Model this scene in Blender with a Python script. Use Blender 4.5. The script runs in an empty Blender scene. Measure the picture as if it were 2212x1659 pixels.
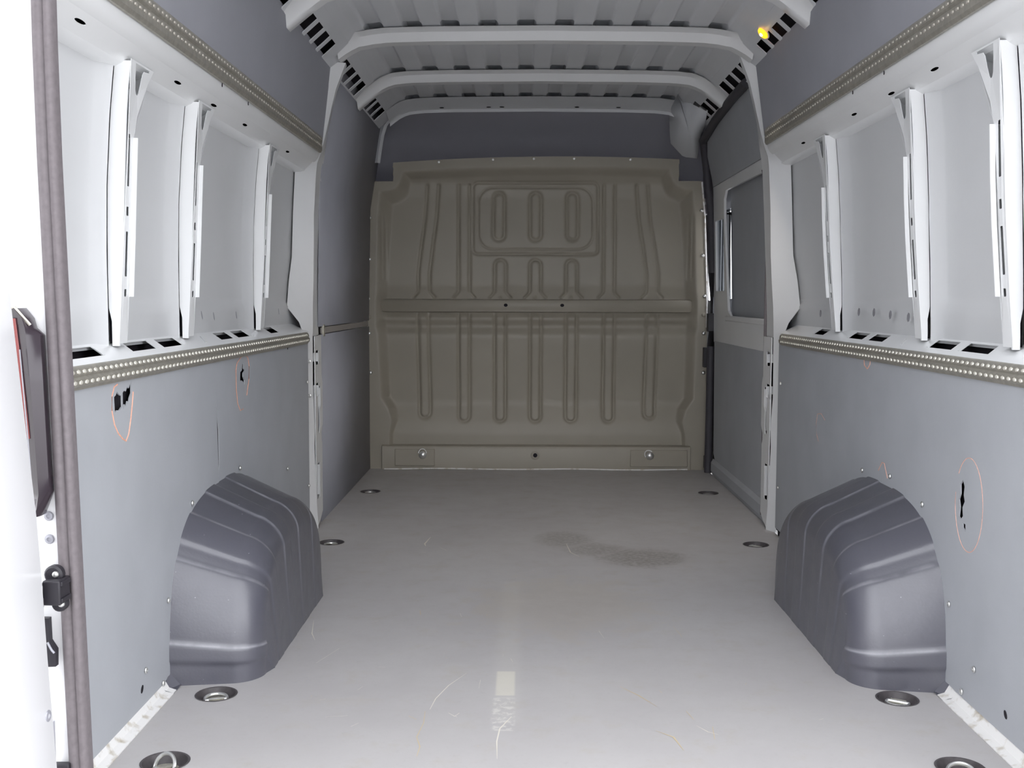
import bpy, bmesh, math, random
import numpy as np
from mathutils import Vector, Matrix
from mathutils.geometry import delaunay_2d_cdt

random.seed(7)
SC = bpy.context.scene
COL = SC.collection

# ------------------------------------------------------------------ camera, sky, exposure
# metres; x right, y into the van, z up from the cargo floor. The photographer stands behind the rear doors.
PITCH, YAW, ROLL = .07709, .01036, .00287
cam_d = bpy.data.cameras.new('camera')
cam = bpy.data.objects.new('camera', cam_d)
COL.objects.link(cam)
cam_d.sensor_width = 36.0
cam_d.lens = 36.0 * 2350 / 2212
cam_d.clip_start = .02
fw = Vector((-math.sin(YAW) * math.cos(PITCH), math.cos(YAW) * math.cos(PITCH), -math.sin(PITCH)))
rt = fw.cross(Vector((0, 0, 1))).normalized()
up = rt.cross(fw)
r2 = math.cos(ROLL) * rt + math.sin(ROLL) * up
u2 = -math.sin(ROLL) * rt + math.cos(ROLL) * up
cam.matrix_world = Matrix(((r2.x, u2.x, -fw.x, -.0807), (r2.y, u2.y, -fw.y, 0), (r2.z, u2.z, -fw.z, .95), (0, 0, 0, 1)))
SC.camera = cam

world = bpy.data.worlds.new('overcast_sky')
SC.world = world
world.use_nodes = True
bg = world.node_tree.nodes['Background']
bg.inputs['Color'].default_value = (.94, .955, 1.0, 1)
bg.inputs['Strength'].default_value = 1.0
SC.view_settings.view_transform = 'Standard'
SC.view_settings.look = 'None'
SC.view_settings.gamma = 1
SC.view_settings.use_curve_mapping = False
SC.view_settings.exposure = 1.78
FILL_W = 6.0
SC.cycles.max_bounces = 12
SC.cycles.diffuse_bounces = 10
SC.cycles.glossy_bounces = 5
SC.cycles.use_denoising = True
SC.cycles.use_adaptive_sampling = True
SC.cycles.adaptive_threshold = .08
SC.cycles.adaptive_min_samples = 16
SC.cycles.sample_clamp_indirect = 6.0

# ------------------------------------------------------------------ materials
MATS = {}
def mat(name, col, rough=.5, metal=0, spec=.5, noise=None, bump=None, coat=0, emit=None):
    """noise=(scale, amount, detail): brightness mottling; bump=(scale, strength)"""
    m = bpy.data.materials.new(name); m.use_nodes = True
    nt = m.node_tree; b = nt.nodes['Principled BSDF']
    b.inputs['Base Color'].default_value = (*col, 1)
    b.inputs['Roughness'].default_value = rough
    b.inputs['Metallic'].default_value = metal
    b.inputs['Specular IOR Level'].default_value = spec
    b.inputs['Coat Weight'].default_value = coat
    b.inputs['Coat Roughness'].default_value = .2
    if emit:
        b.inputs['Emission Color'].default_value = (*emit[0], 1); b.inputs['Emission Strength'].default_value = emit[1]
    if noise or bump:
        tc = nt.nodes.new('ShaderNodeNewGeometry')
    if noise:
        n = nt.nodes.new('ShaderNodeTexNoise'); n.inputs['Scale'].default_value = noise[0]
        n.inputs['Detail'].default_value = noise[2] if len(noise) > 2 else 5
        nt.links.new(tc.outputs['Position'], n.inputs['Vector'])
        mr = nt.nodes.new('ShaderNodeMapRange')
        mr.inputs['From Min'].default_value = .25; mr.inputs['From Max'].default_value = .75
        mr.inputs['To Min'].default_value = 1 - noise[1]; mr.inputs['To Max'].default_value = 1 + noise[1]
        nt.links.new(n.outputs['Fac'], mr.inputs['Value'])
        mx = nt.nodes.new('ShaderNodeVectorMath'); mx.operation = 'SCALE'
        mx.inputs[0].default_value = col
        nt.links.new(mr.outputs['Result'], mx.inputs['Scale'])
        nt.links.new(mx.outputs['Vector'], b.inputs['Base Color'])
    if bump:
        n2 = nt.nodes.new('ShaderNodeTexNoise'); n2.inputs['Scale'].default_value = bump[0]; n2.inputs['Detail'].default_value = 4
        nt.links.new(tc.outputs['Position'], n2.inputs['Vector'])
        bp = nt.nodes.new('ShaderNodeBump'); bp.inputs['Strength'].default_value = bump[1]; bp.inputs['Distance'].default_value = .004
        nt.links.new(n2.outputs['Fac'], bp.inputs['Height'])
        nt.links.new(bp.outputs['Normal'], b.inputs['Normal'])
    MATS[name] = m
    return m

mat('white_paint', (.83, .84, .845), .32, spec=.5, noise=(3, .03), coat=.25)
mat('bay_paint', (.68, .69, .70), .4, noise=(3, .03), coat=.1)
mat('body_white', (.86, .86, .87), .3, coat=.4)
mat('lining', (.41, .425, .45), .55, spec=.35, noise=(6, .05, 8), bump=(140, .05))
mat('lining_dim', (.355, .36, .395), .6, spec=.3, noise=(6, .04, 8), bump=(140, .05))  # same board as lining, darkened in colour where less light reaches
mat('bulkhead', (.35, .32, .262), .42, spec=.45, noise=(5, .04), bump=(30, .04))
mat('rail_metal', (.40, .38, .33), .45, metal=.55, noise=(60, .15))
mat('stud_metal', (.82, .79, .70), .35, metal=.4, noise=(40, .08))
mat('stud_dull', (.46, .43, .38), .45, metal=.3)
mat('zinc', (.70, .70, .68), .3, metal=.8)
mat('dirty_zinc', (.55, .53, .45), .42, metal=.6, noise=(90, .3))
mat('seal_rubber', (.17, .15, .158), .6, spec=.4, noise=(90, .12))
mat('seal_black', (.055, .052, .062), .6)
mat('black_plastic', (.022, .02, .026), .45)
mat('overhead_board', (.50, .50, .56), .65, spec=.3)
mat('shade_black', (.028, .026, .031), .9, spec=.1)  # black that stands in for shade inside holes, slots and hollows
mat('dark_cup', (.07, .062, .065), .5, noise=(80, .25))
mat('lens_red', (.28, .02, .015), .15, coat=.5)
mat('lens_smoke', (.035, .026, .034), .22, coat=.5)
mat('amber_lens', (.9, .45, .03), .25, emit=((1.0, .40, .012), .62))
mat('amber_glow', (1, .8, .3), .3, emit=((1.0, .75, .22), 3.0))
mat('marker_orange', (.80, .42, .30), .7, noise=(120, .2))
mat('scratch_pale', (.76, .72, .64), .7)
mat('scratch_ochre', (.62, .51, .32), .7)
mg = mat('tinted_glass', (.3, .3, .3), .05)
_t = mg.node_tree.nodes.new('ShaderNodeBsdfTransparent'); _t.inputs['Color'].default_value = (.28, .29, .30, 1)
_m = mg.node_tree.nodes.new('ShaderNodeMixShader'); _m.inputs[0].default_value = .05
_g = mg.node_tree.nodes.new('ShaderNodeBsdfGlossy'); _g.inputs['Roughness'].default_value = .03
mg.node_tree.links.new(_t.outputs[0], _m.inputs[1]); mg.node_tree.links.new(_g.outputs[0], _m.inputs[2])
mg.node_tree.links.new(_m.outputs[0], mg.node_tree.nodes['Material Output'].inputs['Surface'])
mat('grey_rod', (.38, .38, .42), .35, metal=.3)
mat('beige_seam', (.37, .345, .32), .6)
mat('concrete', (.50, .49, .475), .9, noise=(2, .15))
mat('roof_paint', (.70, .715, .74), .4, noise=(4, .03), coat=.15)

def floor_material():
    m = mat('floor_board', (.40, .39, .385), .48, spec=.4)
    nt = m.node_tree; L = nt.links; N = nt.nodes
    b = N['Principled BSDF']
    geo = N.new('ShaderNodeNewGeometry'); sep = N.new('ShaderNodeSeparateXYZ')
    L.new(geo.outputs['Position'], sep.inputs[0])
    def math_(op, a, c=None, clamp=False):
        n = N.new('ShaderNodeMath'); n.operation = op; n.use_clamp = clamp
        for i, v in enumerate((a, c)):
            if v is None: continue
            if isinstance(v, (int, float)): n.inputs[i].default_value = v
            else: L.new(v, n.inputs[i])
        return n.outputs[0]
    def noise(scale, detail=6, vec=None, rough=.55):
        n = N.new('ShaderNodeTexNoise'); n.inputs['Scale'].default_value = scale; n.inputs['Detail'].default_value = detail
        n.inputs['Roughness'].default_value = rough
        L.new(vec or geo.outputs['Position'], n.inputs['Vector']); return n.outputs['Fac']
    def smooth(v, lo, hi, tlo=0, thi=1):
        n = N.new('ShaderNodeMapRange'); n.interpolation_type = 'SMOOTHSTEP'
        n.inputs['From Min'].default_value = lo; n.inputs['From Max'].default_value = hi
        n.inputs['To Min'].default_value = tlo; n.inputs['To Max'].default_value = thi
        L.new(v, n.inputs['Value']); return n.outputs['Result']
    def mix(fac, a, c):
        n = N.new('ShaderNodeMix'); n.data_type = 'RGBA'
        L.new(fac, n.inputs['Factor'])
        for i, v in ((6, a), (7, c)):
            if isinstance(v, tuple): n.inputs[i].default_value = (*v, 1)
            else: L.new(v, n.inputs[i])
        return n.outputs[2]
    def ell(cx, cy, rx, ry, soft=.35):
        dx = math_('DIVIDE', math_('SUBTRACT', sep.outputs[0], cx), rx)
        dy = math_('DIVIDE', math_('SUBTRACT', sep.outputs[1], cy), ry)
        d = math_('SQRT', math_('ADD', math_('MULTIPLY', dx, dx), math_('MULTIPLY', dy, dy)))
        return d
    def box(cx, cy, hx, hy, soft):
        ax = math_('ABSOLUTE', math_('SUBTRACT', sep.outputs[0], cx)); ay = math_('ABSOLUTE', math_('SUBTRACT', sep.outputs[1], cy))
        return math_('MULTIPLY', smooth(ax, hx - soft, hx + soft, 1, 0), smooth(ay, hy - soft, hy + soft, 1, 0))
    n1 = noise(1.8, 6); n2 = noise(9, 8, rough=.65); n3 = noise(60, 6)
    col = mix(smooth(n1, .3, .7), (.465, .448, .446), (.495, .48, .475))
    col = mix(math_('MULTIPLY', smooth(n2, .52, .75), .45), col, (.45, .415, .36))       # brown grime
    col = mix(math_('MULTIPLY', smooth(n3, .55, .8), .35), col, (.40, .385, .38))
    # worn dark patch towards the front, a drip-edged stain
    e1 = math_('ADD', ell(.37, 3.97, .19, .17), math_('MULTIPLY', math_('SUBTRACT', n2, .5), 1.5))
    e2 = math_('ADD', ell(.08, 4.27, .13, .16), math_('MULTIPLY', math_('SUBTRACT', n2, .5), 1.5))
    e4 = math_('ADD', ell(.20, 4.10, .13, .13), math_('MULTIPLY', math_('SUBTRACT', n2, .5), 1.6))
    st = math_('MAXIMUM', smooth(e4, .5, 1.1, .8, 0), smooth(e1, .55, 1.1, 1, 0))
    st = math_('MAXIMUM', st, smooth(e2, .5, 1.1, .8, 0))
    st = math_('MULTIPLY', st, smooth(n3, .3, .65, .25, .75))
    col = mix(st, col, (.25, .23, .205))
    # pale strip and old tape residue left of the middle
    col = mix(math_('MULTIPLY', box(-.118, 3.0, .03, .62, .02), .16), col, (.70, .68, .62))
    col = mix(math_('MULTIPLY', box(-.122, 2.64, .023, .085, .004), math_('MULTIPLY', smooth(n2, .2, .5, .45, .8), .85)), col, (.72, .69, .60))
    col = mix(math_('MULTIPLY', box(-.124, 2.44, .025, .10, .006), smooth(n3, .45, .62, 0, .55)), col, (.74, .72, .67))
    # rusty brown freckles in the middle
    e3 = math_('ADD', ell(.05, 3.35, .38, .45), math_('MULTIPLY', math_('SUBTRACT', n2, .5), 2.2))
    col = mix(math_('MULTIPLY', smooth(e3, .45, .9, 1, 0), .35), col, (.46, .41, .34))
    L.new(col, b.inputs['Base Color'])
    L.new(smooth(n2, .3, .7, .42, .58), b.inputs['Roughness'])
    bp = N.new('ShaderNodeBump'); bp.inputs['Strength'].default_value = .06; bp.inputs['Distance'].default_value = .003
    L.new(noise(220, 3), bp.inputs['Height']); L.new(bp.outputs['Normal'], b.inputs['Normal'])
floor_material()

def arch_material():
    m = mat('arch_plastic', (.088, .088, .110), .34, spec=1.0, coat=.25)
    nt = m.node_tree; L = nt.links; N = nt.nodes; b = N['Principled BSDF']
    at = N.new('ShaderNodeAttribute'); at.attribute_name = 'wear'
    geo = N.new('ShaderNodeNewGeometry')
    n = N.new('ShaderNodeTexNoise'); n.inputs['Scale'].default_value = 22; n.inputs['Detail'].default_value = 7
    L.new(geo.outputs['Position'], n.inputs['Vector'])
    mr = N.new('ShaderNodeMapRange'); mr.inputs['From Min'].default_value = .3; mr.inputs['From Max'].default_value = .6
    mr.inputs['To Min'].default_value = .30; mr.inputs['To Max'].default_value = .95
    L.new(n.outputs['Fac'], mr.inputs['Value'])
    mu = N.new('ShaderNodeMath'); mu.operation = 'MULTIPLY'
    L.new(at.outputs['Fac'], mu.inputs[0]); L.new(mr.outputs['Result'], mu.inputs[1])
    # small scuffs
    v = N.new('ShaderNodeTexVoronoi'); v.inputs['Scale'].default_value = 26
    mp = N.new('ShaderNodeMapping'); mp.inputs['Scale'].default_value = (1, .35, 1.6); mp.inputs['Rotation'].default_value = (.5, .3, .6)
    L.new(geo.outputs['Position'], mp.inputs['Vector']); L.new(mp.outputs['Vector'], v.inputs['Vector'])
    m2 = N.new('ShaderNodeMapRange'); m2.inputs['From Min'].default_value = .05; m2.inputs['From Max'].default_value = .025
    m2.inputs['To Min'].default_value = 0; m2.inputs['To Max'].default_value = .6
    L.new(v.outputs['Distance'], m2.inputs['Value'])
    mxm = N.new('ShaderNodeMath'); mxm.operation = 'MAXIMUM'
    L.new(mu.outputs[0], mxm.inputs[0]); L.new(m2.outputs['Result'], mxm.inputs[1])
    mx = N.new('ShaderNodeMix'); mx.data_type = 'RGBA'
    mx.inputs[6].default_value = (.088, .088, .110, 1); mx.inputs[7].default_value = (.40, .40, .43, 1)
    L.new(mxm.outputs[0], mx.inputs['Factor']); L.new(mx.outputs[2], b.inputs['Base Color'])
    r = N.new('ShaderNodeMapRange'); r.inputs['To Min'].default_value = .30; r.inputs['To Max'].default_value = .44
    L.new(n.outputs['Fac'], r.inputs['Value']); L.new(r.outputs['Result'], b.inputs['Roughness'])
    bp = N.new('ShaderNodeBump'); bp.inputs['Strength'].default_value = .08; bp.inputs['Distance'].default_value = .003
    n2 = N.new('ShaderNodeTexNoise'); n2.inputs['Scale'].default_value = 160
    L.new(geo.outputs['Position'], n2.inputs['Vector']); L.new(n2.outputs['Fac'], bp.inputs['Height']); L.new(bp.outputs['Normal'], b.inputs['Normal'])
arch_material()

def sill_material():
    m = mat('dirty_white', (.82, .80, .77), .4)
    nt = m.node_tree; L = nt.links; N = nt.nodes; b = N['Principled BSDF']
    geo = N.new('ShaderNodeNewGeometry'); n = N.new('ShaderNodeTexNoise'); n.inputs['Scale'].default_value = 30; n.inputs['Detail'].default_value = 8
    L.new(geo.outputs['Position'], n.inputs['Vector'])
    cr = N.new('ShaderNodeValToRGB'); cr.color_ramp.elements[0].position = .30; cr.color_ramp.elements[0].color = (.52, .47, .38, 1)
    cr.color_ramp.elements[1].position = .47; cr.color_ramp.elements[1].color = (.85, .84, .82, 1)
    L.new(n.outputs['Fac'], cr.inputs['Fac']); L.new(cr.outputs['Color'], b.inputs['Base Color'])
sill_material()

# ------------------------------------------------------------------ helpers
def link(o, parent):
    COL.objects.link(o)
    if parent is not None: o.parent = parent
    return o

def obj(name, verts, faces, m, parent=None, smooth=False, fix=True, bevel=0, segs=2):
    """one mesh object. verts in world metres (every parent sits at the origin unless it has its own place)"""
    me = bpy.data.meshes.new(name)
    me.from_pydata([tuple(v) for v in verts], [], faces)
    if fix:
        bm = bmesh.new(); bm.from_mesh(me)
        bmesh.ops.recalc_face_normals(bm, faces=bm.faces[:]); bm.to_mesh(me); bm.free()
    me.materials.append(MATS[m])
    if smooth:
        for p in me.polygons: p.use_smooth = True
        if smooth != 2:
            me.set_sharp_from_angle(angle=math.radians(38))
    o = bpy.data.objects.new(name, me)
    link(o, parent)
    if bevel:
        md = o.modifiers.new('bevel', 'BEVEL'); md.width = bevel; md.segments = segs; md.limit_method = 'ANGLE'; md.angle_limit = math.radians(35)
        md.harden_normals = False
        for p in me.polygons: p.use_smooth = True
        me.set_sharp_from_angle(angle=math.radians(50))
    return o

def box(name, c0, c1, m, parent=None, bevel=0):
    x0, y0, z0 = c0; x1, y1, z1 = c1
    v = [(x, y, z) for x in (x0, x1) for y in (y0, y1) for z in (z0, z1)]
    f = [(0, 1, 3, 2), (4, 6, 7, 5), (0, 4, 5, 1), (2, 3, 7, 6), (0, 2, 6, 4), (1, 5, 7, 3)]
    return obj(name, v, f, m, parent, bevel=bevel)

def loft(name, rings, m, parent=None, closed=False, caps=False, smooth=True, fix=True, bevel=0):
    """rings: list of equal-length point lists"""
    n = len(rings[0]); v = [p for r in rings for p in r]; f = []
    for i in range(len(rings) - 1):
        for j in range(n if closed else n - 1):
            a = i * n + j; b = i * n + (j + 1) % n
            f.append((a, b, b + n, a + n))
    if caps:
        f.append(tuple(range(n))); f.append(tuple((len(rings) - 1) * n + j for j in range(n)))
    return obj(name, v, f, m, parent, smooth, fix, bevel)

def extrude_y(name, prof, y0, y1, m, parent=None, closed=True, smooth=True, bevel=0):
    """profile of (x, z) points carried from y0 to y1"""
    return loft(name, [[(x, y0, z) for x, z in prof], [(x, y1, z) for x, z in prof]], m, parent, closed, closed, smooth, bevel=bevel)

def plate(name, outline, holes, thick, fmap, m, parent=None, smooth=False):
    """flat sheet with real openings. outline / holes: 2-D loops; fmap(a, b, d) -> world point, d = depth behind the face"""
    loops = [list(outline)] + [list(h) for h in holes]
    flat = [p for lp in loops for p in lp]; n = len(flat)
    edges, k = [], 0
    for lp in loops:
        edges += [(k + i, k + (i + 1) % len(lp)) for i in range(len(lp))]; k += len(lp)
    pv, _, pf, vo, _, _ = delaunay_2d_cdt([Vector(p) for p in flat], edges, [], 0, 1e-7)
    def inside(p, lp):
        c = False
        for (x0, y0), (x1, y1) in zip(lp, lp[1:] + lp[:1]):
            if (y0 > p[1]) != (y1 > p[1]) and p[0] < (x1 - x0) * (p[1] - y0) / (y1 - y0) + x0: c = not c
        return c
    tri = []
    for t in pf:
        cx = sum(pv[i][0] for i in t) / len(t); cy = sum(pv[i][1] for i in t) / len(t)
        if inside((cx, cy), loops[0]) and not any(inside((cx, cy), h) for h in loops[1:]):
            tri.append(tuple(t))
    np_ = len(pv)
    v = [fmap(p[0], p[1], 0) for p in pv] + [fmap(p[0], p[1], thick) for p in pv]
    f = tri + [(t[2] + np_, t[1] + np_, t[0] + np_) for t in tri]
    where = {}
    for i, o in enumerate(vo):
        for q in o: where[q] = i
    k = 0
    for lp in loops:
        q = len(lp)
        for i in range(q):
            a, b = where[k + i], where[k + (i + 1) % q]
            if a != b: f.append((a, b, b + np_, a + np_))
        k += q
    return obj(name, v, f, m, parent, smooth)

def rect(a0, b0, a1, b1, r=0, n=4):
    if r <= 0: return [(a0, b0), (a1, b0), (a1, b1), (a0, b1)]
    out = []
    for cx, cy, s in ((a1 - r, b0 + r, -90), (a1 - r, b1 - r, 0), (a0 + r, b1 - r, 90), (a0 + r, b0 + r, 180)):
        for i in range(n + 1):
            t = math.radians(s + 90 * i / n); out.append((cx + r * math.cos(t), cy + r * math.sin(t)))
    return out

def ellipse(ca, cb, ra, rb, n=16, rot=0):
    out = []
    for i in range(n):
        t = 2 * math.pi * i / n; a, b = ra * math.cos(t), rb * math.sin(t)
        out.append((ca + a * math.cos(rot) - b * math.sin(rot), cb + a * math.sin(rot) + b * math.cos(rot)))
    return out

def tube(name, pts, r, m, parent=None, n=8, caps=True, flat=1.0, radii=None):
    pts = [Vector(p) for p in pts]; rings = []
    up0 = Vector((0, 0, 1))
    for i, p in enumerate(pts):
        d = (pts[min(i + 1, len(pts) - 1)] - pts[max(i - 1, 0)]).normalized()
        a = d.cross(up0)
        if a.length < 1e-3: a = d.cross(Vector((1, 0, 0)))
        a.normalize(); b = a.cross(d)
        rr = radii[i] if radii else r
        rings.append([p + rr * (math.cos(2 * math.pi * k / n) * a + flat * math.sin(2 * math.pi * k / n) * b) for k in range(n)])
    return loft(name, rings, m, parent, True, caps)

def lathe_pts(prof, n=24):
    """prof: (r, z) list -> verts, faces around z"""
    v, f = [], []
    for r, z in prof:
        for k in range(n):
            t = 2 * math.pi * k / n; v.append((r * math.cos(t), r * math.sin(t), z))
    for i in range(len(prof) - 1):
        for k in range(n):
            a = i * n + k; b = i * n + (k + 1) % n
            f.append((a, b, b + n, a + n))
    return v, f

def tag(o, label, cat=None, group=None, kind=None):
    o['label'] = label
    if cat: o['category'] = cat
    if group: o['group'] = group
    if kind: o['kind'] = kind
    return o

def empty(name, loc=(0, 0, 0)):
    o = bpy.data.objects.new(name, None); COL.objects.link(o); o.location = loc; o.empty_display_size = .05
    return o

def inst(name, me, loc, parent, rot=None, scale=None):
    o = bpy.data.objects.new(name, me); o.location = loc
    if rot is not None: o.rotation_euler = rot
    if scale is not None: o.scale = scale
    return link(o, parent)

def mesh_of(verts, faces, m, smooth=True):
    o = obj('shape', verts, faces, m, None, smooth); me = o.data
    bpy.data.objects.remove(o); return me

# shared small meshes -------------------------------------------------
def dome(r, h, m, recess=True):
    prof = [(r, 0), (r, h * .35), (r * .85, h * .8), (r * .45, h), (r * .42, h * .45), (0.0005, h * .4)] if recess else [(r, 0), (r, h * .4), (r * .8, h * .8), (r * .4, h), (.0005, h * 1.02)]
    v, f = lathe_pts(prof, 14)
    return mesh_of(v, f, m)
SCREW = dome(.0075, .004, 'zinc')
BOLT = dome(.011, .009, 'zinc', False)
BOLT_DULL = dome(.012, .006, 'bulkhead', False)
SCREW_WHITE = dome(.009, .004, 'grey_rod')
def face_x(s):  # a dome's axis turned from +z to point into the van from side wall s
    return (0, -math.pi / 2 * s, 0)
FACE_Y = (math.pi / 2, 0, 0)   # axis to -y

def lift(s, z):
    """the right-hand wall's upper half sits a touch higher"""
    return z + (.034 * min(max((z - .86) / .6, 0), 1) if s > 0 else 0)

def xs(s, x, z):
    return s * (x - (.012 * min(max((z - .86) / .3, 0), 1) if s > 0 else 0))

Y_REAR, Y_BULK = 1.98, 6.1
Y_C = 4.36               # rear edge of the middle body pillar
SKIN = [(.80, 1.022), (.90, 1.022), (1.05, 1.022), (1.2, 1.018), (1.35, 1.008), (1.50, .992)]
def skin_x(z):
    for (z0, x0), (z1, x1) in zip(SKIN, SKIN[1:]):
        if z <= z1: return x0 + (x1 - x0) * max(0, (z - z0)) / (z1 - z0)
    return SKIN[-1][1]

# ------------------------------------------------------------------ ground outside
g = obj('ground', [(-30, -30, -.68), (30, -30, -.68), (30, 30, -.68), (-30, 30, -.68)], [(0, 1, 2, 3)], 'concrete')
tag(g, 'grey concrete yard under and around the van', 'ground', kind='structure')

# ------------------------------------------------------------------ floor with ring openings
RINGS = [(s * x, y) for y, x in ((2.165, .815), (2.55, .818), (4.196, .83), (5.335, .837)) for s in (-1, 1)]
RING_R = .047
def build_floor():
    outline = [(-.955, Y_REAR - .03), (.955, Y_REAR - .03), (.955, Y_BULK + .04), (-.955, Y_BULK + .04)]
    holes = [ellipse(x, y, RING_R, RING_R, 28) for x, y in RINGS]
    fl = plate('floor', outline, holes, .015, lambda a, b, d: (a, b, -d), 'floor_board')
    tag(fl, 'scuffed grey cargo floor board of the van', 'floor', kind='structure')
    box('floor_pan', (-1.0, Y_REAR - .03, -.10), (1.0, 6.9, -.06), 'black_plastic', fl)
    box('rear_sill', (-1.0, Y_REAR - .10, -.25), (1.0, Y_REAR - .03, -.004), 'body_white', fl, bevel=.01)
    # scratches: fine scored lines
    def ribbon(pts, w, m):
        V = []; F = []
        for i, (x, y) in enumerate(pts):
            x0, y0 = pts[max(i - 1, 0)]; x1, y1 = pts[min(i + 1, len(pts) - 1)]
            dx, dy = x1 - x0, y1 - y0; l = math.hypot(dx, dy) or 1
            ww = w * (.5 + random.random()) * (0.35 if i in (0, len(pts) - 1) else 1)
            V += [(x - dy / l * ww, y + dx / l * ww, .0006), (x + dy / l * ww, y - dx / l * ww, .0006)]
        for i in range(len(pts) - 1): F.append((2 * i, 2 * i + 1, 2 * i + 3, 2 * i + 2))
        obj('scratch', V, F, m, fl, fix=False)
    S = [([(-.222, 2.71), (-.262, 2.62), (-.287, 2.53), (-.295, 2.46)], .0011, 'scratch_pale'),
         ([(-.305, 2.45), (-.302, 2.38), (-.31, 2.30), (-.298, 2.25), (-.30, 2.2)], .0012, 'scratch_ochre'),
         ([(-.105, 2.42), (-.13, 2.35), (-.135, 2.28), (-.132, 2.19)], .0014, 'scratch_pale'),
         ([(.16, 2.62), (.20, 2.56), (.235, 2.49)], .0011, 'scratch_ochre'),
         ([(.30, 2.46), (.31, 2.41)], .0022, 'scratch_ochre'), ([(.345, 2.37), (.338, 2.30)], .0014, 'scratch_ochre'),
         ([(.31, 2.375), (.33, 2.34), (.35, 2.325)], .001, 'scratch_pale'),
         ([(.215, 2.345), (.25, 2.31), (.262, 2.24)], .0014, 'scratch_ochre'),
         ([(-.45, 4.30), (-.463, 4.18), (-.455, 4.14)], .0022, 'scratch_pale'), ([(-.40, 4.12), (-.37, 4.07)], .0018, 'scratch_pale'),
         ([(-.47, 4.03), (-.445, 4.03)], .0018, 'scratch_pale'), ([(-.395, 3.27), (-.388, 3.22)], .0016, 'scratch_ochre'),
         ([(-.27, 3.24), (-.263, 3.2)], .0013, 'scratch_pale'), ([(-.34, 2.42), (-.32, 2.40)], .0016, 'scratch_ochre'),
         ([(-.25, 2.44), (-.235, 2.42), (-.225, 2.44)], .0014, 'scratch_pale'), ([(-.185, 2.66), (-.187, 2.60)], .0009, 'scratch_pale'),
         ([(.36, 3.12), (.372, 3.02)], .0014, 'scratch_ochre'), ([(.14, 3.07), (.15, 3.0)], .0011, 'scratch_pale'),
         ([(-.53, 2.41), (-.48, 2.42)], .001, 'scratch_pale'), ([(.09, 4.19), (.10, 4.05), (.13, 3.98)], .0014, 'scratch_pale'),
         ([(-.70, 3.16), (-.68, 3.03), (-.66, 2.97)], .0012, 'scratch_pale'), ([(-.62, 2.78), (-.58, 2.9)], .0011, 'scratch_pale')]
    for _ in range(26):
        x, y = random.uniform(-.65, .65), random.uniform(2.15, 3.9); a = random.uniform(0, 3.14); l = random.uniform(.008, .03)
        S.append(([(x, y), (x + l * math.cos(a), y + l * math.sin(a))], .0010, random.choice(['scratch_pale', 'scratch_ochre'])))
    for a in S: ribbon(*a)
    return fl
FLOOR = build_floor()

# ------------------------------------------------------------------ side walls
def U_hole(ya, z, w, h):
    pts = [(ya, z), (ya + w, z)]
    for i in range(1, 6):
        t = math.pi * i / 6
        pts.append((ya + w / 2 + w / 2 * math.cos(t), z - h + (.35 * h) - .35 * h * math.sin(t) * 1.6))
    return pts

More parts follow.
